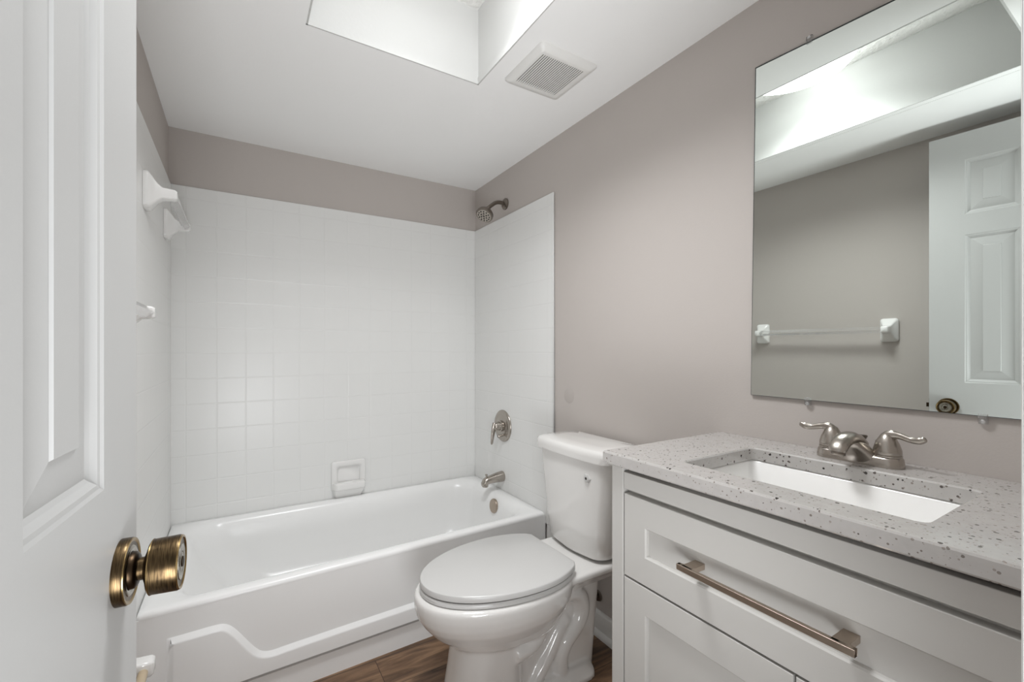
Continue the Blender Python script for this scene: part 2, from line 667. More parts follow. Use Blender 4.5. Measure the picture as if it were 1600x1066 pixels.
def tubring(il, ir, ib, ifr, r, z, k=10):
    """Ring inset from the tub's outer edges (left, right, back, front)."""
    ring = rr(TX0 + il, TX1 - ir, 0.0, 1.0, 0.0001, z, k)
    yb, yf0 = TYB - ib, -0.765 + ifr
    ring = rr(TX0 + il, TX1 - ir, yf0, yb, r, z, k)
    for p in ring:
        t = (yb - p.y) / (yb - yf0)
        p.y += t * (tfront(p.x) + 0.765)
    return ring


tub = thing('bathtub', 'white alcove bathtub with embossed front apron', 'bathtub', (L / 2, -0.39, 0))
bm = NB()
rings = [tubring(0, 0, 0, 0.0, 0.012, 0.362), tubring(0, 0, 0, 0.0, 0.012, 0.369),
         tubring(0.002, 0.002, 0.001, 0.003, 0.014, 0.3755), tubring(0.006, 0.006, 0.004, 0.010, 0.02, 0.3795),
         tubring(0.045, 0.045, 0.022, 0.044, 0.09, 0.377), tubring(0.062, 0.060, 0.034, 0.060, 0.11, 0.371), tubring(0.078, 0.072, 0.044, 0.074, 0.12, 0.357),
         tubring(0.092, 0.081, 0.051, 0.084, 0.125, 0.335), tubring(0.110, 0.088, 0.060, 0.093, 0.13, 0.29), tubring(0.19, 0.105, 0.075, 0.106, 0.14, 0.17), tubring(0.24, 0.125, 0.095, 0.124, 0.15, 0.105),
         tubring(0.29, 0.165, 0.135, 0.164, 0.14, 0.078), tubring(0.40, 0.30, 0.25, 0.26, 0.10, 0.070)]
loft(bm, rings, cap0=False, cap1=True)
obj('basin', bm, M['tub'], tub, angle=60)

# apron: flat upper face, raised embossed panel with a stepped top edge, recessed toe board
bm = NB()


def apron_slab(bm, x0, x1, z0, z1, off, depth, n=12):
    rings = []
    for i in range(n + 1):
        x = x0 + (x1 - x0) * i / n
        y = tfront(x) + off
        rings.append([Vector((x, y, z0)), Vector((x, y, z1)), Vector((x, y + depth, z1)), Vector((x, y + depth, z0))])
    loft(bm, rings)


apron_slab(bm, TX0, TX1, 0.0965, 0.3625, 0.0003, 0.03)
top = spline([(-1.421, 0.290), (-1.36, 0.290), (-1.30, 0.290), (-1.272, 0.283), (-1.245, 0.256), (-1.20, 0.190), (-1.175, 0.164), (-1.145, 0.155), (-1.09, 0.156), (-0.9, 0.158), (-0.5, 0.160), (-0.2, 0.160), (TX1 - 0.004, 0.160)], 6)
outer = [Vector((p[0], p[1])) for p in top] + [Vector((TX1 - 0.004, 0.0955)), Vector((-1.421, 0.0955))]
inner = []
n = len(outer)
for i, p in enumerate(outer):
    if i < n - 2:
        a = outer[max(i - 1, 0)]
        c = outer[min(i + 1, n - 3)]
        t = (c - a).normalized()
        q = p + Vector((t.y, -t.x)) * 0.015
    else:
        q = p.copy()
    if abs(p.x + 1.421) < 1e-4:
        q.x = p.x + 0.017
    inner.append(q)
VR = []
for fr_, dp in ((0.0, 0.0012), (0.0, 0.0), (0.12, -0.0010), (0.80, -0.0115), (1.0, -0.0130), (1.25, -0.0132)):
    VR.append([])
    for p, q in zip(outer, inner):
        r_ = p + (q - p) * fr_
        VR[-1].append(bm.verts.new((r_.x, tfront(r_.x) + dp, r_.y)))
for Va, Vb in zip(VR, VR[1:]):
    for i in range(n):
        j = (i + 1) % n
        bm.faces.new((Va[i], Va[j], Vb[j], Vb[i]))
bm.faces.new(VR[-1])
obj('apron', bm, M['tub'], tub, angle=60)
bm = NB(); apron_slab(bm, TX0, TX1, 0.0, 0.079, 0.0005, 0.02); apron_slab(bm, TX0, TX1, 0.079, 0.098, 0.022, 0.006)
obj('toe_board', bm, M['tub'], tub)
# overflow plate on the sloped end wall
oc = Vector((-0.096, -0.40, 0.322))
bm = NB(); lathe(bm, oc, (-1, 0, 0.12), [(-0.004, 0.036), (0.004, 0.037), (0.008, 0.034), (0.010, 0.0)], n=40, cap1=False)
obj('overflow_plate', bm, M['bar_nickel'], tub)

# ------------------------------------------------------------------ recessed soap dish on the back wall
sx0, sx1, sz0, sz1 = -0.836, -0.665, 0.372, 0.566
dish = thing('soap_dish', 'white ceramic soap dish set in the tiles behind the tub', 'soap dish', ((sx0 + sx1) / 2, -0.012, 0.45))
bm = NB()


def yring(x0, x1, z0, z1, r, y, k=6):
    return [Vector((p.x, y, p.y)) for p in rr(x0, x1, z0, z1, r, 0, k)]


loft(bm, [yring(sx0, sx1, 0.42, sz1, 0.012, -0.0105), yring(sx0, sx1, 0.42, sz1, 0.012, -0.022), yring(sx0 + 0.006, sx1 - 0.006, 0.426, sz1 - 0.006, 0.010, -0.028),
          yring(sx0 + 0.026, sx1 - 0.026, 0.446, sz1 - 0.026, 0.012, -0.026), yring(sx0 + 0.032, sx1 - 0.032, 0.452, sz1 - 0.032, 0.012, -0.012)], cap0=True, cap1=True)
obj('dish_frame', bm, M['ceramic'], dish, angle=60)
bm = NB()
loft(bm, [yring(sx0 + 0.002, sx1 - 0.002, 0.425, 0.458, 0.010, -0.020), yring(sx0 + 0.006, sx1 - 0.006, 0.420, 0.462, 0.012, -0.045),
          yring(sx0 + 0.012, sx1 - 0.012, 0.424, 0.462, 0.012, -0.066), yring(sx0 + 0.022, sx1 - 0.022, 0.434, 0.458, 0.010, -0.074)])
# scooped support below the tray
loft(bm, [[Vector((x, y, z)) for x, y in ((sx0 + i, -0.0105), (sx1 - i, -0.0105), (sx1 - i - 0.008, -d), (sx0 + i + 0.008, -d))]
          for i, d, z in ((0.004, 0.060, 0.428), (0.008, 0.046, 0.41), (0.012, 0.030, 0.393), (0.020, 0.018, 0.372))])
obj('tray', bm, M['ceramic'], dish, bevel=0.004, angle=50)

# ------------------------------------------------------------------ shower head
sy = -0.359
sh = thing('wall_shower', 'brushed nickel shower head on a bent arm above the tiles', 'shower head', (0, sy, 1.935))
bm = NB(); lathe(bm, (-0.0005, sy, 1.935), (-1, 0, 0), [(0, 0.031), (0.005, 0.031), (0.012, 0.024), (0.016, 0.013)], n=36)
obj('flange', bm, M['nickel_dim'], sh)
bm = NB()
ap = spline([(-0.005, sy, 1.935), (-0.035, sy, 1.938), (-0.062, sy, 1.932), (-0.088, sy, 1.914), (-0.112, sy, 1.893)], 6)
tube(bm, ap, 0.0105, n=18, up=(0, 1, 0))
obj('arm', bm, M['nickel_dim'], sh)
hd = Vector((-0.52, -0.22, -0.82)).normalized()
h0 = Vector((-0.108, sy, 1.897))
head_bm = NB(); lathe(head_bm, h0, hd, [(0, 0.012), (0.008, 0.016), (0.016, 0.014), (0.022, 0.024), (0.032, 0.037), (0.044, 0.0455), (0.058, 0.047), (0.062, 0.045), (0.062, 0.040)], n=44, cap1=True)
head = obj('head', head_bm, M['nickel_dim'], sh)
bm = NB(); lathe(bm, h0, hd, [(0.0615, 0.040), (0.065, 0.0385), (0.066, 0.0)], n=40, cap1=False)
obj('spray_face', bm, M['nickel'], head)
bm = NB()
fx, fy, fz = frame(hd)
for rad, cnt, sz in ((0.030, 12, 0.0042), (0.016, 6, 0.0048), (0.0, 1, 0.006)):
    for i in range(cnt):
        a = 2 * PI * i / cnt
        lathe(bm, h0 + hd * 0.064 + (fx * math.cos(a) + fy * math.sin(a)) * rad, hd, [(0, sz), (0.0035, sz * 0.8)], n=10)
obj('nozzle_ring', bm, M['rubber'], head)

# ------------------------------------------------------------------ shower valve
vy, vz = -0.350, 0.728
va = thing('shower_valve', 'round brushed nickel shower valve with a drooping lever', 'shower valve', (-0.010, vy, vz))
bm = NB(); lathe(bm, (-0.010, vy, vz), (-1, 0, 0), [(0, 0.086), (0.004, 0.086), (0.009, 0.081), (0.011, 0.066), (0.009, 0.058), (0.012, 0.050), (0.013, 0.032)], n=56)
obj('escutcheon', bm, M['nickel'], va, angle=50)
bm = NB(); lathe(bm, (-0.022, vy, vz), (-1, 0, 0), [(0, 0.030), (0.010, 0.029), (0.014, 0.024), (0.036, 0.022), (0.044, 0.019), (0.050, 0.012), (0.051, 0.0)], n=36, cap1=False)
hub = obj('hub', bm, M['nickel'], va)
bm = NB()
lp = spline([(-0.060, vy, vz + 0.018), (-0.068, vy, vz - 0.005), (-0.073, vy + 0.002, vz - 0.035), (-0.077, vy + 0.003, vz - 0.068), (-0.080, vy + 0.004, vz - 0.096)], 5)
rad = [0.017 * (1 - 0.55 * i / (len(lp) - 1)) for i in range(len(lp))]
rad[-1] = 0.004
tube(bm, lp, rad, n=18, flat=(0.9, 0.55), up=(0, 1, 0))
obj('lever', bm, M['nickel'], va)
bm = NB(); tube(bm, [(-0.022, vy - 0.022, vz - 0.046), (-0.046, vy - 0.022, vz - 0.050)], [0.006, 0.006], n=14)
lathe(bm, (-0.046, vy - 0.022, vz - 0.050), (-1, 0, -0.1), [(0, 0.008), (0.006, 0.009), (0.010, 0.007)], n=18)
obj('volume_knob', bm, M['nickel'], va)

# ------------------------------------------------------------------ tub spout
ty, tz = -0.345, 0.452
sp = thing('tub_spout', 'brushed nickel tub spout with a small pull knob under the valve', 'tub spout', (-0.010, ty, tz))
bm = NB()


def ovalring(x, z, ry, rz, n=28, tilt=0.0):
    return [Vector((x + tilt * math.sin(2 * PI * i / n), ty + ry * math.cos(2 * PI * i / n), z + rz * math.sin(2 * PI * i / n))) for i in range(n)]


loft(bm, [ovalring(-0.0105, tz, 0.027, 0.028), ovalring(-0.016, tz, 0.028, 0.029), ovalring(-0.05, tz - 0.002, 0.026, 0.026), ovalring(-0.085, tz - 0.006, 0.023, 0.022),
          ovalring(-0.110, tz - 0.010, 0.021, 0.021), ovalring(-0.126, tz - 0.016, 0.019, 0.019), ovalring(-0.136, tz - 0.024, 0.015, 0.011), ovalring(-0.139, tz - 0.028, 0.008, 0.005)])
lathe(bm, (-0.118, ty, tz - 0.018), (-0.1, 0, -1), [(0, 0.018), (0.020, 0.017), (0.024, 0.014)], n=26)
obj('spout_body', bm, M['nickel'], sp, angle=50)
bm = NB(); lathe(bm, (-0.112, ty, tz + 0.006), (0, 0, 1), [(0, 0.0035), (0.012, 0.0035), (0.012, 0.007), (0.017, 0.0075), (0.019, 0.005)], n=20)
obj('pull_knob', bm, M['nickel'], sp)


# ------------------------------------------------------------------ ceramic towel bars, paper holder
def post_mesh(bm, y, zc, zt, base_h=0.115, base_w=0.072, out=0.085, tip=0.032, wall=L + 0.0008):
    """Square wall plate that flares into a socket block; wall at L, tip centre at height zt."""
    x0 = wall
    prof = [(0.0, base_w, base_h, zc), (0.010, base_w, base_h, zc), (0.014, base_w * 0.94, base_h * 0.95, zc),
            (0.022, base_w * 0.74, base_h * 0.76, zc + (zt - zc) * 0.35), (0.034, base_w * 0.56, base_h * 0.48, zc + (zt - zc) * 0.75), (0.046, max(tip * 1.08, base_w * 0.47), tip * 1.15, zt), (out - 0.006, tip, tip, zt), (out, tip * 0.8, tip * 0.8, zt)]
    rings = []
    for d, wdt, hgt, z in prof:
        r = min(wdt, hgt) * 0.18
        rings.append([Vector((x0 + d, y + p.x, z + p.y)) for p in rr(-wdt / 2, wdt / 2, -hgt / 2, hgt / 2, r, 0, 4)])
    loft(bm, rings)


def diamond_bar(bm, x, z, y0, y1, h=0.0150):
    loft(bm, [[Vector((x + h, y, z)), Vector((x, y, z + h)), Vector((x - h, y, z)), Vector((x, y, z - h))] for y in (y0, y1)])


def towel_bar(name, label, y_far, y_near, zc, zt, out=0.085, base_h=0.115, wall=L + 0.0008):
    t = thing(name, label, 'towel bar', (wall, (y_far + y_near) / 2, zc), None)
    for y in (y_far, y_near):
        bm = NB()
        post_mesh(bm, y, zc, zt, out=out, base_h=base_h, wall=wall)
        obj('post', bm, M['ceramic'], t, angle=60)
    bm = NB()
    diamond_bar(bm, wall + out - 0.014, zt, y_near + 0.012, y_far - 0.012)
    obj('bar', bm, M['clear'], t, smooth=False)
    return t


towel_bar('towel_bar', 'clear towel bar on white ceramic posts behind the open door, seen in the mirror', -0.935, -1.545, 1.238, 1.240, out=0.074)
towel_bar('towel_bar', 'short white ceramic bar high on the tiled wall left of the tub', -0.20, -0.635, 1.643, 1.640, out=0.083, base_h=0.116, wall=L + 0.0105)
ph = thing('paper_holder', 'white ceramic toilet paper holder low on the wall beside the door', 'toilet paper holder', (L, -1.16, 0.385))
for y in (-1.085, -1.235):
    bm = NB(); post_mesh(bm, y, 0.385, 0.395, base_h=0.075, base_w=0.05, out=0.092, tip=0.036)
    obj('post', bm, M['ceramic'], ph, angle=60)
bm = NB(); lathe(bm, (L + 0.074, -1.225, 0.392), (0, 1, 0), [(0, 0.009), (0.02, 0.010), (0.112, 0.010), (0.13, 0.009)], n=20)
obj('roller', bm, mat('beige_roller_plastic', srgb(196, 178, 150), 0.4), ph)

# ------------------------------------------------------------------ toilet
YC = -1.155
toilet = thing('toilet', 'white two-piece toilet with closed oval lid between tub and vanity', 'toilet', (-0.40, YC, 0))


def egg(xf, xb, hw, z, n=56, mid=0.44, eb=2.7, ef=2.0):
    """Egg outline: xf is the front tip, xb the back."""
    xm = xb - (xb - xf) * mid
    out = []
    for i in range(n):
        t = 2 * PI * i / n
        c, s = math.cos(t), math.sin(t)
        e = ef if c > 0 else eb
        cx = math.copysign(abs(c) ** (2 / e), c)
        sy_ = math.copysign(abs(s) ** (2 / e), s)
        a = (xm - xf) if c > 0 else (xb - xm)
        out.append(Vector((xm - a * cx, YC + hw * sy_, z)))
    return out


bm = NB()
# bowl
loft(bm, [egg(-0.60, -0.36, 0.085, 0.215), egg(-0.668, -0.33, 0.112, 0.224), egg(-0.690, -0.31, 0.130, 0.238), egg(-0.735, -0.29, 0.155, 0.275), egg(-0.766, -0.275, 0.176, 0.312),
          egg(-0.782, -0.265, 0.186, 0.338), egg(-0.788, -0.262, 0.191, 0.362), egg(-0.788, -0.260, 0.193, 0.388), egg(-0.784, -0.262, 0.190, 0.398), egg(-0.780, -0.27, 0.180, 0.400)])
# deck that carries the tank
loft(bm, [rr(-0.42, -0.045, YC - 0.085, YC + 0.085, 0.04, 0.315), rr(-0.42, -0.035, YC - 0.115, YC + 0.115, 0.045, 0.35),
          rr(-0.42, -0.030, YC - 0.150, YC + 0.150, 0.04, 0.378), rr(-0.42, -0.030, YC - 0.152, YC + 0.152, 0.04, 0.392), rr(-0.42, -0.034, YC - 0.146, YC + 0.146, 0.04, 0.400)])
# pedestal: full column in front, slim core behind
loft(bm, [rr(-0.702, -0.44, YC - 0.112, YC + 0.112, 0.095, 0.0), rr(-0.692, -0.44, YC - 0.106, YC + 0.106, 0.09, 0.04), rr(-0.674, -0.44, YC - 0.102, YC + 0.102, 0.085, 0.14), rr(-0.660, -0.42, YC - 0.102, YC + 0.102, 0.085, 0.235)])
loft(bm, [rr(-0.50, -0.14, YC - 0.070, YC + 0.070, 0.04, 0.0), rr(-0.50, -0.12, YC - 0.062, YC + 0.062, 0.04, 0.12), rr(-0.50, -0.10, YC - 0.066, YC + 0.066, 0.04, 0.34)])
# foot flange
loft(bm, [rr(-0.50, -0.155, YC - 0.112, YC + 0.112, 0.05, 0.0), rr(-0.50, -0.158, YC - 0.110, YC + 0.110, 0.05, 0.018), rr(-0.49, -0.175, YC - 0.085, YC + 0.085, 0.04, 0.045)])
# trapway relief on both flanks
for s in (-1, 1):
    yy = YC + s * 0.062
    # loop of the trap: up from behind the bowl, over, and back down to the foot
    tp = spline([(-0.335, yy, 0.275), (-0.295, yy, 0.295), (-0.250, yy, 0.297), (-0.212, yy, 0.270), (-0.205, yy, 0.222), (-0.232, yy, 0.176), (-0.275, yy, 0.140), (-0.300, yy, 0.095), (-0.300, yy, 0.03)], 6)
    tube(bm, tp, [0.030] * len(tp), n=16, up=(0, 1, 0))
    # inner limb that runs down and forward to the foot
    tp = spline([(-0.268, yy - s * 0.012, 0.215), (-0.305, yy - s * 0.008, 0.175), (-0.345, yy - s * 0.004, 0.120), (-0.385, yy, 0.075), (-0.41, yy, 0.04)], 6)
    tube(bm, tp, [0.026] * len(tp), n=16, up=(0, 1, 0))
    # ridge where the bowl sweeps down beside the trap
    tp = spline([(-0.50, YC + s * 0.088, 0.185), (-0.445, YC + s * 0.086, 0.190), (-0.400, YC + s * 0.080, 0.215), (-0.376, YC + s * 0.078, 0.265), (-0.365, YC + s * 0.078, 0.33)], 6)
    tube(bm, tp, [0.028] * len(tp), n=16, up=(0, 1, 0))
obj('bowl', bm, M['porcelain'], toilet, remesh=0.0055, smooth_it=5)



def seatring(xf, cut, hw, z, n=64, xm=-0.462, ab=0.245):
    """Oval with its back end cut straight at x = cut."""
    out = []
    uc = (cut - xm) / ab
    tc = math.acos(-uc)                       # angle where the oval meets the cut
    for i in range(n + 1):
        t = -tc + 2 * tc * i / n
        c = math.cos(t)
        out.append(Vector((xm - c * ((xm - xf) if c > 0 else ab), YC + hw * math.sin(t), z)))
    a, b_ = out[-1], out[0]
    out[-1:] = [a.lerp(b_, -0.0) + Vector((-0.006, 0, 0)), a + Vector((0, -0.008, 0))]
    out[:1] = [b_ + Vector((0, 0.008, 0)), b_ + Vector((-0.006, 0, 0))]
    return out


bm = NB()
loft(bm, [seatring(-0.766, -0.302, 0.184, 0.4005), seatring(-0.771, -0.298, 0.189, 0.4035), seatring(-0.771, -0.298, 0.189, 0.413), seatring(-0.768, -0.300, 0.186, 0.4165)])
obj('seat', bm, M['seat'], toilet, angle=40)
bm = NB()
loft(bm, [seatring(-0.764, -0.290, 0.185, 0.4195), seatring(-0.770, -0.286, 0.191, 0.422), seatring(-0.770, -0.286, 0.191, 0.4355), seatring(-0.7685, -0.2875, 0.1895, 0.4385), seatring(-0.764, -0.291, 0.186, 0.4402)])
obj('seat_lid', bm, M['seat'], toilet, angle=40)
for s in (-1, 1):
    bm = NB()
    loft(bm, [rr(-0.288, -0.262, YC + s * 0.075 - 0.022, YC + s * 0.075 + 0.022, 0.008, z) for z in (0.3995, 0.414)] + [rr(-0.285, -0.265, YC + s * 0.075 - 0.019, YC + s * 0.075 + 0.019, 0.007, 0.418)])
    obj('hinge', bm, M['seat'], toilet)

YK = -1.146


# denser ring so that the bowed front stays round
def tankring2(front, hw, z, back=-0.022, r=0.035, bow=0.016):
    ring = rr(front, back, YK - hw, YK + hw, r, z, 8)
    out = []
    for i, p in enumerate(ring):
        q = ring[(i + 1) % len(ring)]
        out.append(p)
        if i % 9 == 8:
            for j in range(1, 10):
                out.append(p.lerp(q, j / 10))
    for p in out:
        t = min(1.0, max(0.0, (back - p.x) / (back - front)))
        p.x -= bow * t * t * max(0.0, 1 - ((p.y - YK) / hw) ** 2)
    return out


bm = NB()
loft(bm, [tankring2(-0.172, 0.140, 0.408, bow=0.026), tankring2(-0.182, 0.152, 0.418, bow=0.024), tankring2(-0.190, 0.166, 0.50), tankring2(-0.197, 0.184, 0.66), tankring2(-0.200, 0.194, 0.756)])
obj('tank', bm, M['porcelain'], toilet, angle=50)
bm = NB()
loft(bm, [tankring2(-0.207, 0.201, 0.7560), tankring2(-0.212, 0.206, 0.758), tankring2(-0.213, 0.208, 0.776), tankring2(-0.212, 0.207, 0.788), tankring2(-0.207, 0.202, 0.796, r=0.04), tankring2(-0.198, 0.193, 0.800, r=0.04), tankring2(-0.15, 0.14, 0.8025, back=-0.06)])
obj('tank_lid', bm, M['porcelain'], toilet, angle=60)
# bare lever spud on the tank front
bm = NB()
lo = Vector((-0.2118, -1.255, 0.697))
lathe(bm, lo, (-1, 0, 0), [(-0.008, 0.0165), (0.000, 0.0165), (0.002, 0.0140)], n=6)
lathe(bm, lo, (-1, 0, 0), [(0.000, 0.0105), (0.004, 0.0100), (0.004, 0.0050)], n=20)
o = obj('lever_spud', bm, M['seat'], toilet)
bm = NB(); lathe(bm, lo, (-1, 0, 0), [(0.0030, 0.0056), (0.0046, 0.0045)], n=14)
obj('spud_hole', bm, M['rubber'], o)

# water stop valve on the wall behind the toilet
wv = thing('stop_valve', 'small dark water shutoff on the wall behind the toilet bowl', 'valve', (0, -1.085, 0.150))
bm = NB(); lathe(bm, (-0.0005, -1.085, 0.150), (-1, 0, 0), [(0, 0.022), (0.006, 0.020), (0.008, 0.009), (0.026, 0.009), (0.029, 0.006)], n=24)
obj('valve_body', bm, M['nickel_dim'], wv)
bm = NB(); tube(bm, spline([(-0.022, -1.085, 0.155), (-0.020, -1.083, 0.19), (-0.016, -1.07, 0.26), (-0.013, -1.05, 0.33), (-0.012, -1.04, 0.395)], 5), 0.005, n=10)
obj('supply_line', bm, M['water_line'], wv)

# ------------------------------------------------------------------ vanity
VF = -0.460                      # face of doors and drawer
VY1, VY0 = -1.628, -2.3555
CT0, CT1 = 0.866, 0.8955         # countertop
van = thing('vanity_cabinet', 'soft white shaker vanity cabinet with one wide drawer over doors', 'cabinet', (-0.23, (VY1 + VY0) / 2, 0))
bm = NB()
box(bm, VF + 0.020, -0.0005, VY1 - 0.018, VY1, 0.0, CT0)              # side toward the toilet
box(bm, VF, VF + 0.020, VY1 - 0.036, VY1, 0.0, CT0 - 0.0045)          # left stile
box(bm, VF + 0.020, -0.0005, VY0, VY0 + 0.018, 0.0, CT0)
box(bm, VF + 0.020, VF + 0.036, VY0, VY1 - 0.018, 0.09, 0.845)         # backing behind the fronts
obj('carcass', bm, M['cabinet'], van, bevel=0.0012)
bm = NB(); box(bm, VF + 0.001, VF + 0.020, VY0, VY1 - 0.038, 0.8135, 0.8535)
obj('top_rail', bm, M['cabinet'], van, bevel=0.0012)
bm = NB(); box(bm, VF + 0.06, VF + 0.075, VY0 + 0.02, VY1 - 0.02, 0.0, 0.09)
obj('toe_kick', bm, M['cabinet'], van)


def shaker(name, y0, y1, z0, z1, parent, fr=0.062, dep=0.009):
    """Framed front: flat frame with a small bevel down to a flat centre field (faces -x)."""
    bm = NB()

    def ring(iy, iz, x):
        return [Vector((x, y0 + iy, z0 + iz)), Vector((x, y1 - iy, z0 + iz)), Vector((x, y1 - iy, z1 - iz)), Vector((x, y0 + iy, z1 - iz))]
    loft(bm, [ring(0, 0, VF + 0.0195), ring(0, 0, VF + 0.0012), ring(0.0012, 0.0012, VF), ring(fr, fr, VF), ring(fr + 0.003, fr + 0.003, VF + 0.003), ring(fr + 0.004, fr + 0.004, VF + dep)])
    return obj(name, bm, M['cabinet'], parent, smooth=False)


DZ0, DZ1 = 0.6115, 0.803
drawer = shaker('drawer', VY0 + 0.003, VY1 - 0.040, DZ0, DZ1, van)
YM = -2.043
d1 = shaker('door', YM + 0.002, VY1 - 0.040, 0.10, 0.607, van)
d2 = shaker('door', VY0 + 0.003, YM - 0.002, 0.10, 0.607, van)
bm = NB()
hz, hy0, hy1, hx = 0.7125, -2.130, -1.852, VF - 0.034
bp_ = spline([(hx + 0.004, hy0, hz), (hx, hy0 + 0.012, hz), (hx, hy1 - 0.012, hz), (hx + 0.004, hy1, hz)], 6)
loft(bm, [[Vector((p.x + a, p.y, p.z + c)) for a, c in ((-0.004, -0.0055), (0.005, -0.0055), (0.005, 0.0055), (-0.004, 0.0055))] for p in bp_])
for a, s in ((hy0, 1), (hy1, -1)):
    y_a, y_b = sorted((a, a + s * 0.022))
    box(bm, hx - 0.001, VF + 0.009, y_a, y_b, hz - 0.0055, hz + 0.0055)
obj('handle', bm, M['bar_nickel'], drawer, bevel=0.002, seg=3)

# countertop with the basin cut-out
ctop = None
bm = NB()
CX0, CX1, CYN, CYF = -0.4755, -0.0005, -2.3565, -1.612
KX0, KX1, KY0, KY1 = -0.402, -0.130, -2.190, -1.786


def ctring(x0, x1, y0, y1, r, z, k=6):
    return rr(x0, x1, y0, y1, r, z, k)


loft(bm, [ctring(KX0, KX1, KY0, KY1, 0.014, CT0), ctring(CX0 + 0.002, CX1, CYN, CYF - 0.002, 0.0012, CT0), ctring(CX0, CX1, CYN, CYF, 0.0012, CT0 + 0.003), ctring(CX0, CX1, CYN, CYF, 0.0012, CT1 - 0.004), ctring(CX0 + 0.0015, CX1, CYN, CYF - 0.0015, 0.002, CT1 - 0.001), ctring(CX0 + 0.004, CX1 - 0.001, CYN + 0.001, CYF - 0.004, 0.004, CT1),
          ctring(KX0 - 0.003, KX1 + 0.003, KY0 - 0.003, KY1 + 0.003, 0.016, CT1), ctring(KX0, KX1, KY0, KY1, 0.014, CT1 - 0.003), ctring(KX0, KX1, KY0, KY1, 0.014, CT0)], cap0=False, cap1=False)
ctop = obj('countertop', bm, M['quartz'], None, origin=(-0.24, (CYN + CYF) / 2, CT0), smooth=False)
tag(ctop, 'white speckled quartz countertop with a rectangular basin opening', 'countertop')

# undermount basin
sink = thing('sink', 'white rectangular undermount sink in the speckled countertop', 'sink', ((KX0 + KX1) / 2, (KY0 + KY1) / 2, 0.74))
bm = NB()


def sr(d, z, r):
    return rr(KX0 - 0.004 + d, KX1 + 0.004 - d, KY0 - 0.004 + d, KY1 + 0.004 - d, r, z, 8)


loft(bm, [sr(-0.02, CT0 - 0.012, 0.03), sr(-0.02, CT0 - 0.0008, 0.03), sr(0.0, CT0 - 0.0008, 0.02), sr(0.004, CT0 - 0.006, 0.022), sr(0.012, CT0 - 0.05, 0.03), sr(0.022, CT0 - 0.095, 0.035), sr(0.042, CT0 - 0.118, 0.04), sr(0.075, CT0 - 0.126, 0.04), sr(0.12, CT0 - 0.130, 0.015)], cap0=False)
obj('basin', bm, mat('white_sink_porcelain', srgb(250, 249, 247), 0.15, coat=0.4), sink, angle=60)
bm = NB(); lathe(bm, ((KX0 + KX1) / 2 + 0.02, (KY0 + KY1) / 2, CT0 - 0.1302), (0, 0, 1), [(0, 0.022), (0.003, 0.022), (0.004, 0.016), (0.003, 0.0)], n=30, cap1=False)
obj('drain', bm, M['nickel'], sink)

# faucet
FX, FY = -0.066, -1.986
fc = thing('faucet', 'brushed nickel two-handle faucet on the countertop below the mirror', 'faucet', (FX, FY, CT1))
bm = NB()


def stad(a, c, z, k=10):
    return rr(FX - c, FX + c, FY - a, FY + a, c * 0.985, z, k)


loft(bm, [stad(0.080, 0.0270, CT1 + 0.0003), stad(0.080, 0.0270, CT1 + 0.006), stad(0.078, 0.0255, CT1 + 0.018), stad(0.075, 0.0225, CT1 + 0.022), stad(0.06, 0.016, CT1 + 0.0225)])
obj('base', bm, M['nickel'], fc, angle=50)
# spout: broad wedge rising from the base and arching over the basin
bm = NB()


def slab(z, cx, hx, hy, n=40, e=2.3):
    out = []
    for i in range(n):
        t = 2 * PI * i / n
        c, s_ = math.cos(t), math.sin(t)
        out.append(Vector((FX + cx + math.copysign(abs(c) ** (2 / e), c) * hx, FY + math.copysign(abs(s_) ** (2 / e), s_) * hy, CT1 + z)))
    return out


# skirt spreading down to the base
loft(bm, [slab(0.002, -0.004, 0.0225, 0.056), slab(0.012, -0.007, 0.0235, 0.046), slab(0.022, -0.011, 0.0260, 0.0370), slab(0.032, -0.017, 0.0300, 0.0290), slab(0.041, -0.024, 0.0320, 0.0230), slab(0.050, -0.030, 0.0290, 0.0185), slab(0.057, -0.034, 0.0220, 0.0130)])


def section(cx, cz, wd, ht, tilt, n=32):
    """Rounded section across the spout; tilt is the spout's slope there."""
    out = []
    for i in range(n):
        t = 2 * PI * i / n
        c, s_ = math.cos(t), math.sin(t)
        yy = math.copysign(abs(c) ** 0.85, c) * wd
        hh = math.copysign(abs(s_) ** 0.85, s_) * ht
        out.append(Vector((FX + cx + hh * math.sin(tilt), FY + yy, CT1 + cz + hh * math.cos(tilt))))
    return out


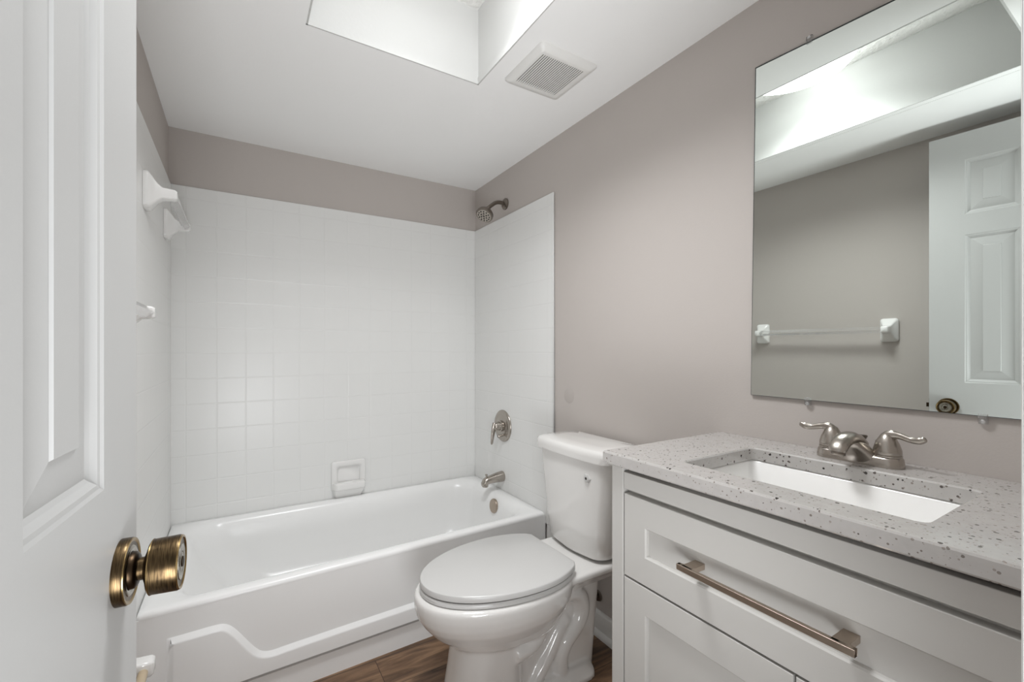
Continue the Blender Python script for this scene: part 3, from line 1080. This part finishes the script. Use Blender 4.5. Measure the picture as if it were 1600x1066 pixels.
A_ = math.radians
loft(bm, [section(-0.010, 0.040, 0.0215, 0.0170, A_(62)), section(-0.026, 0.051, 0.0200, 0.0150, A_(38)), section(-0.044, 0.0565, 0.0190, 0.0138, A_(14)), section(-0.062, 0.0565, 0.0183, 0.0130, A_(-6)),
          section(-0.080, 0.0520, 0.0178, 0.0125, A_(-26)), section(-0.093, 0.0450, 0.0172, 0.0120, A_(-46)), section(-0.101, 0.0370, 0.0165, 0.0112, A_(-66)), section(-0.1035, 0.0330, 0.0145, 0.0095, A_(-74))])
sp_o = obj('spout', bm, M['nickel'], fc, angle=60)
bm = NB(); lathe(bm, (FX - 0.095, FY, CT1 + 0.040), (-0.25, 0, -1), [(0, 0.0130), (0.013, 0.0130), (0.0155, 0.0110)], n=28)
obj('aerator', bm, M['nickel_dim'], sp_o)
for s in (1, -1):
    hyc = FY + s * 0.051
    bm = NB()
    lathe(bm, (FX, hyc, CT1 + 0.022), (0, 0, 1), [(0, 0.0250), (0.003, 0.0252), (0.0035, 0.0235), (0.006, 0.0245), (0.014, 0.0240), (0.026, 0.0205), (0.037, 0.0155), (0.046, 0.0105), (0.050, 0.004)], n=32)
    lp = spline([(FX, hyc - s * 0.006, CT1 + 0.045), (FX - 0.001, hyc + s * 0.004, CT1 + 0.066), (FX - 0.003, hyc + s * 0.020, CT1 + 0.068), (FX - 0.006, hyc + s * 0.040, CT1 + 0.063), (FX - 0.008, hyc + s * 0.054, CT1 + 0.064), (FX - 0.009, hyc + s * 0.064, CT1 + 0.069)], 6)
    nL = len(lp)
    prof_r = [0.0145, 0.0100, 0.0066, 0.0056, 0.0068, 0.0050]
    rad = [prof_r[min(int(i / 6), 4)] * (1 - (i % 6) / 6) + prof_r[min(int(i / 6) + 1, 5)] * ((i % 6) / 6) for i in range(nL)]
    rad[-1] = 0.0035
    tube(bm, lp, rad, n=18, flat=(1.1, 0.85), up=(1, 0, 0.2))
    obj('handle', bm, M['nickel'], fc, angle=60, fix=False)
bm = NB(); lathe(bm, (FX + 0.030, FY + 0.004, CT1 + 0.016), (0.1, 0, 1), [(0, 0.003), (0.028, 0.003), (0.030, 0.006), (0.037, 0.009), (0.039, 0.007)], n=18)
obj('lift_rod', bm, M['nickel_dim'], fc)

# faint round touch-up patch on the wall above the tank
bm = NB(); lathe(bm, (-0.0002, -0.900, 0.940), (-1, 0, 0), [(0, 0.034), (0.0003, 0.033)], n=36)
pp = obj('paint_patch', bm, mat('touch_up_paint', srgb(188, 181, 176), 0.7, spec=0.25), None, origin=(0, -0.900, 0.940))
tag(pp, 'faint round touch-up patch on the taupe wall above the toilet tank', 'paint patch')
# ------------------------------------------------------------------ frameless mirror and its clips
bm = NB()
mp_ = [(-1.7115, 1.015), (-1.7240, 1.930), (-2.345, 1.897), (-2.345, 1.0125)]
xa, xb_ = -0.0075, -0.0015
R = [[bm.verts.new((x, y, z)) for y, z in mp_] for x in (xb_, xa)]
for i in range(4):
    j = (i + 1) % 4
    bm.faces.new((R[0][i], R[0][j], R[1][j], R[1][i])).material_index = 1
I_ = [bm.verts.new((xa - 0.0002, y, z)) for y, z in ((-1.7124, 1.0160), (-1.7266, 1.9262), (-2.345, 1.8932), (-2.345, 1.0135))]
for i in range(4):
    j = (i + 1) % 4
    bm.faces.new((R[1][i], R[1][j], I_[j], I_[i])).material_index = 1
f = bm.faces.new(I_); f.material_index = 0
f = bm.faces.new(R[0]); f.material_index = 1
mir = obj('wall_mirror', bm, [M['mirror'], M['green_glass_edge']], None, origin=(-0.004, -2.03, 1.015), smooth=False)
tag(mir, 'frameless wall mirror above the vanity countertop', 'mirror')
bm = NB()


def clip_mesh(loc):
    t = thing('mirror_clip', '', 'clip', loc, 'clear clips holding the mirror')
    x, y, z = loc
    bm = NB()
    loft(bm, [[Vector((x + px, y + py, z + pz)) for px, pz in ((-0.0005, -0.011), (-0.008, -0.011), (-0.0115, 0.002), (-0.0115, 0.009), (-0.0085, 0.009), (-0.0085, 0.001), (-0.0005, 0.001))] for py in (-0.0065, 0.0065)])
    obj('clip_body', bm, M['clear'], t, smooth=False, bevel=0.0008)
    bm = NB(); lathe(bm, (x - 0.0085, y, z - 0.006), (-1, 0, 0), [(0, 0.0042), (0.0018, 0.004), (0.0028, 0.002)], n=16)
    obj('screw', bm, M['steel'], t)
    return t


c1 = clip_mesh((0.0, -1.857, 1.012))
c1['label'] = 'clear clip under the mirror edge above the left faucet handle'
copy_tree(c1, (0.0, -2.166, 1.009), 'clear clip under the mirror edge right of the faucet', 'clear clips holding the mirror')
c3 = copy_tree(c1, (0.0, -1.861, 1.926), 'clear clip on the slanted top edge of the mirror', 'clear clips holding the mirror')
c3.rotation_euler = (PI, 0, 0)
c3.rotation_euler = (0, 0, 0)
c3.scale = (1, 1, -1)

# ------------------------------------------------------------------ the open six-panel door
ang = math.radians(4.1)
dv = Vector((math.sin(ang), math.cos(ang), 0))          # hinge -> free edge
nv = Vector((dv.y, -dv.x, 0))                            # face toward the room
E0 = Vector((-1.3428, -1.731, 0.0))                      # free edge of the room face
DW, DT, DZB, DZT = 0.605, 0.035, 0.012, 2.047


def D(s, z, d=0.0):
    """Door point: s back from the free edge, z up, d behind the room face."""
    return E0 - dv * s - nv * d + Vector((0, 0, z))


door = bpy.data.objects.new('door_1', None)
COL.objects.link(door)
door.location = D(DW, 0, DT)
structure(door, 'open white six-panel door', 'door')
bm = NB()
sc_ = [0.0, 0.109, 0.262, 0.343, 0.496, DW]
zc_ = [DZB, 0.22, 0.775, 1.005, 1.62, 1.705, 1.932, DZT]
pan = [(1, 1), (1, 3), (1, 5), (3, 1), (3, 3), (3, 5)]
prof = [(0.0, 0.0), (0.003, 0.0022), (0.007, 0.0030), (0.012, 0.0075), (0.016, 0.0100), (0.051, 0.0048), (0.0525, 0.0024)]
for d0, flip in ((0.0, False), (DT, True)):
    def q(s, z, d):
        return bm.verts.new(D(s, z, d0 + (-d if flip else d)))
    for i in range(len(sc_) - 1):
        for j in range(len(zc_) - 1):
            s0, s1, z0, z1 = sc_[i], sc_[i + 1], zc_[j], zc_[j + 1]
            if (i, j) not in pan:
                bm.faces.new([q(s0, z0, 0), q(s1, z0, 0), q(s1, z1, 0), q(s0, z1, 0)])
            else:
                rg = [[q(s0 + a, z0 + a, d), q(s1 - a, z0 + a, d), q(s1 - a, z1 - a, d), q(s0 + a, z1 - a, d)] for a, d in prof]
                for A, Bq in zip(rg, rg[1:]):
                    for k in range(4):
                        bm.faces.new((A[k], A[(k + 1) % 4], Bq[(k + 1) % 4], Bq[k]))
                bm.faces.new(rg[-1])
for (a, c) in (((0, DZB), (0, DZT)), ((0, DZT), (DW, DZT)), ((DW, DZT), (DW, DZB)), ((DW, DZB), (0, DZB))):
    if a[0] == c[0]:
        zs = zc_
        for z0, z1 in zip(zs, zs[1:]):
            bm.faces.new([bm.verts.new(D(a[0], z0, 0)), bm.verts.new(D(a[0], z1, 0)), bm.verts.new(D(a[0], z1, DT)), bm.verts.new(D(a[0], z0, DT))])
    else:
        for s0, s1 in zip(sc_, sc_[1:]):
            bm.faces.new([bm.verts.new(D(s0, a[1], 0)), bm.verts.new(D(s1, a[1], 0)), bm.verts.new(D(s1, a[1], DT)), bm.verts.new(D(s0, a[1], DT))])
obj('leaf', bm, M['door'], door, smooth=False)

# knob set (both sides), latch
KS, KZ = 0.060, 0.902


def knob_set(side):
    base = D(KS, KZ, 0.0 if side > 0 else DT)
    ax = nv * side
    bm = NB()
    lathe(bm, base, ax, [(0.0, 0.0345), (0.0085, 0.0345), (0.0095, 0.0338)], n=56)
    rose = obj('rosette', bm, M['brass'], door, angle=50)
    bm = NB(); lathe(bm, base, ax, [(0.0094, 0.0340), (0.0104, 0.0338), (0.0106, 0.0318), (0.0095, 0.0300)], n=56, cap0=False, cap1=False)
    obj('rosette_rim', bm, M['brass_edge'], rose, angle=50)
    bm = NB(); lathe(bm, base, ax, [(0.0092, 0.0302), (0.0085, 0.027), (0.0095, 0.0262)], n=56, cap0=False, cap1=False)
    obj('rosette_groove', bm, M['brass_dark'], rose, angle=50)
    bm = NB(); lathe(bm, base, ax, [(0.0094, 0.0264), (0.0105, 0.025), (0.0105, 0.0205), (0.0095, 0.0195)], n=56, cap0=False, cap1=True)
    obj('rosette_ring', bm, M['brass_pale'], rose, angle=50)
    bm = NB(); lathe(bm, base, ax, [(0.0094, 0.0195), (0.0135, 0.0190), (0.0155, 0.0165), (0.0165, 0.0125)], n=40)
    obj('collar', bm, M['brass_dark'], door, angle=50)
    bm = NB(); lathe(bm, base, ax, [(0.016, 0.0120), (0.0215, 0.0118), (0.0240, 0.0135)], n=40)
    obj('neck', bm, M['brass'], door)
    bm = NB()
    lathe(bm, base, ax, [(0.0215, 0.0135), (0.0240, 0.020), (0.0260, 0.0268), (0.0277, 0.0288), (0.0515, 0.0296), (0.0535, 0.0290)], n=56)
    kn = obj('knob', bm, M['brass'], door, angle=40)
    bm = NB(); lathe(bm, base, ax, [(0.0533, 0.0291), (0.0547, 0.0284), (0.0547, 0.0266), (0.0533, 0.0256)], n=56, cap0=False, cap1=False)
    lathe(bm, base, ax, [(0.0270, 0.0284), (0.0277, 0.0294), (0.0285, 0.0290)], n=56, cap0=False, cap1=False)
    obj('knob_rim', bm, M['brass_edge'], kn, angle=50)
    bm = NB(); lathe(bm, base, ax, [(0.0537, 0.0262), (0.0523, 0.0240), (0.0523, 0.0195)], n=56, cap0=False, cap1=True)
    obj('knob_groove', bm, M['brass_dark'], kn, angle=50)
    bm = NB(); lathe(bm, base, ax, [(0.0524, 0.0200), (0.0543, 0.0190), (0.0543, 0.0120), (0.0533, 0.0110), (0.0545, 0.0095), (0.0545, 0.0)], n=48, cap0=False, cap1=False)
    obj('knob_face', bm, M['brass_pale'], kn, angle=50)
    bm = NB(); lathe(bm, base, ax, [(0.0545, 0.0060), (0.0557, 0.0052), (0.0551, 0.0030), (0.0551, 0.0)], n=24, cap0=False, cap1=False)
    obj('knob_button', bm, M['brass_dark'], kn, angle=50)


knob_set(1)
knob_set(-1)
bm = NB()
loft(bm, [[D(-0.0002, KZ + a, DT / 2 + c) for a, c in ((-0.028, -0.012), (-0.028, 0.012), (0.028, 0.012), (0.028, -0.012))], [D(-0.0015, KZ + a, DT / 2 + c) for a, c in ((-0.028, -0.012), (-0.028, 0.012), (0.028, 0.012), (0.028, -0.012))]])
loft(bm, [[D(-0.001, KZ + a, DT / 2 + c) for a, c in ((-0.009, -0.007), (-0.009, 0.007), (0.009, 0.007), (0.009, -0.007))], [D(-0.011, KZ + a, DT / 2 + c) for a, c in ((-0.009, -0.007), (-0.009, -0.003), (0.009, -0.003), (0.009, -0.007))]])
obj('latch', bm, M['brass_dark'], door, smooth=False)
for z in (0.25, 1.03, 1.82):
    bm = NB(); lathe(bm, D(DW + 0.004, z, -0.003), (0, 0, 1), [(-0.045, 0.004), (-0.043, 0.006), (0.043, 0.006), (0.045, 0.004)], n=16)
    obj('hinge', bm, M['brass_dark'], door)
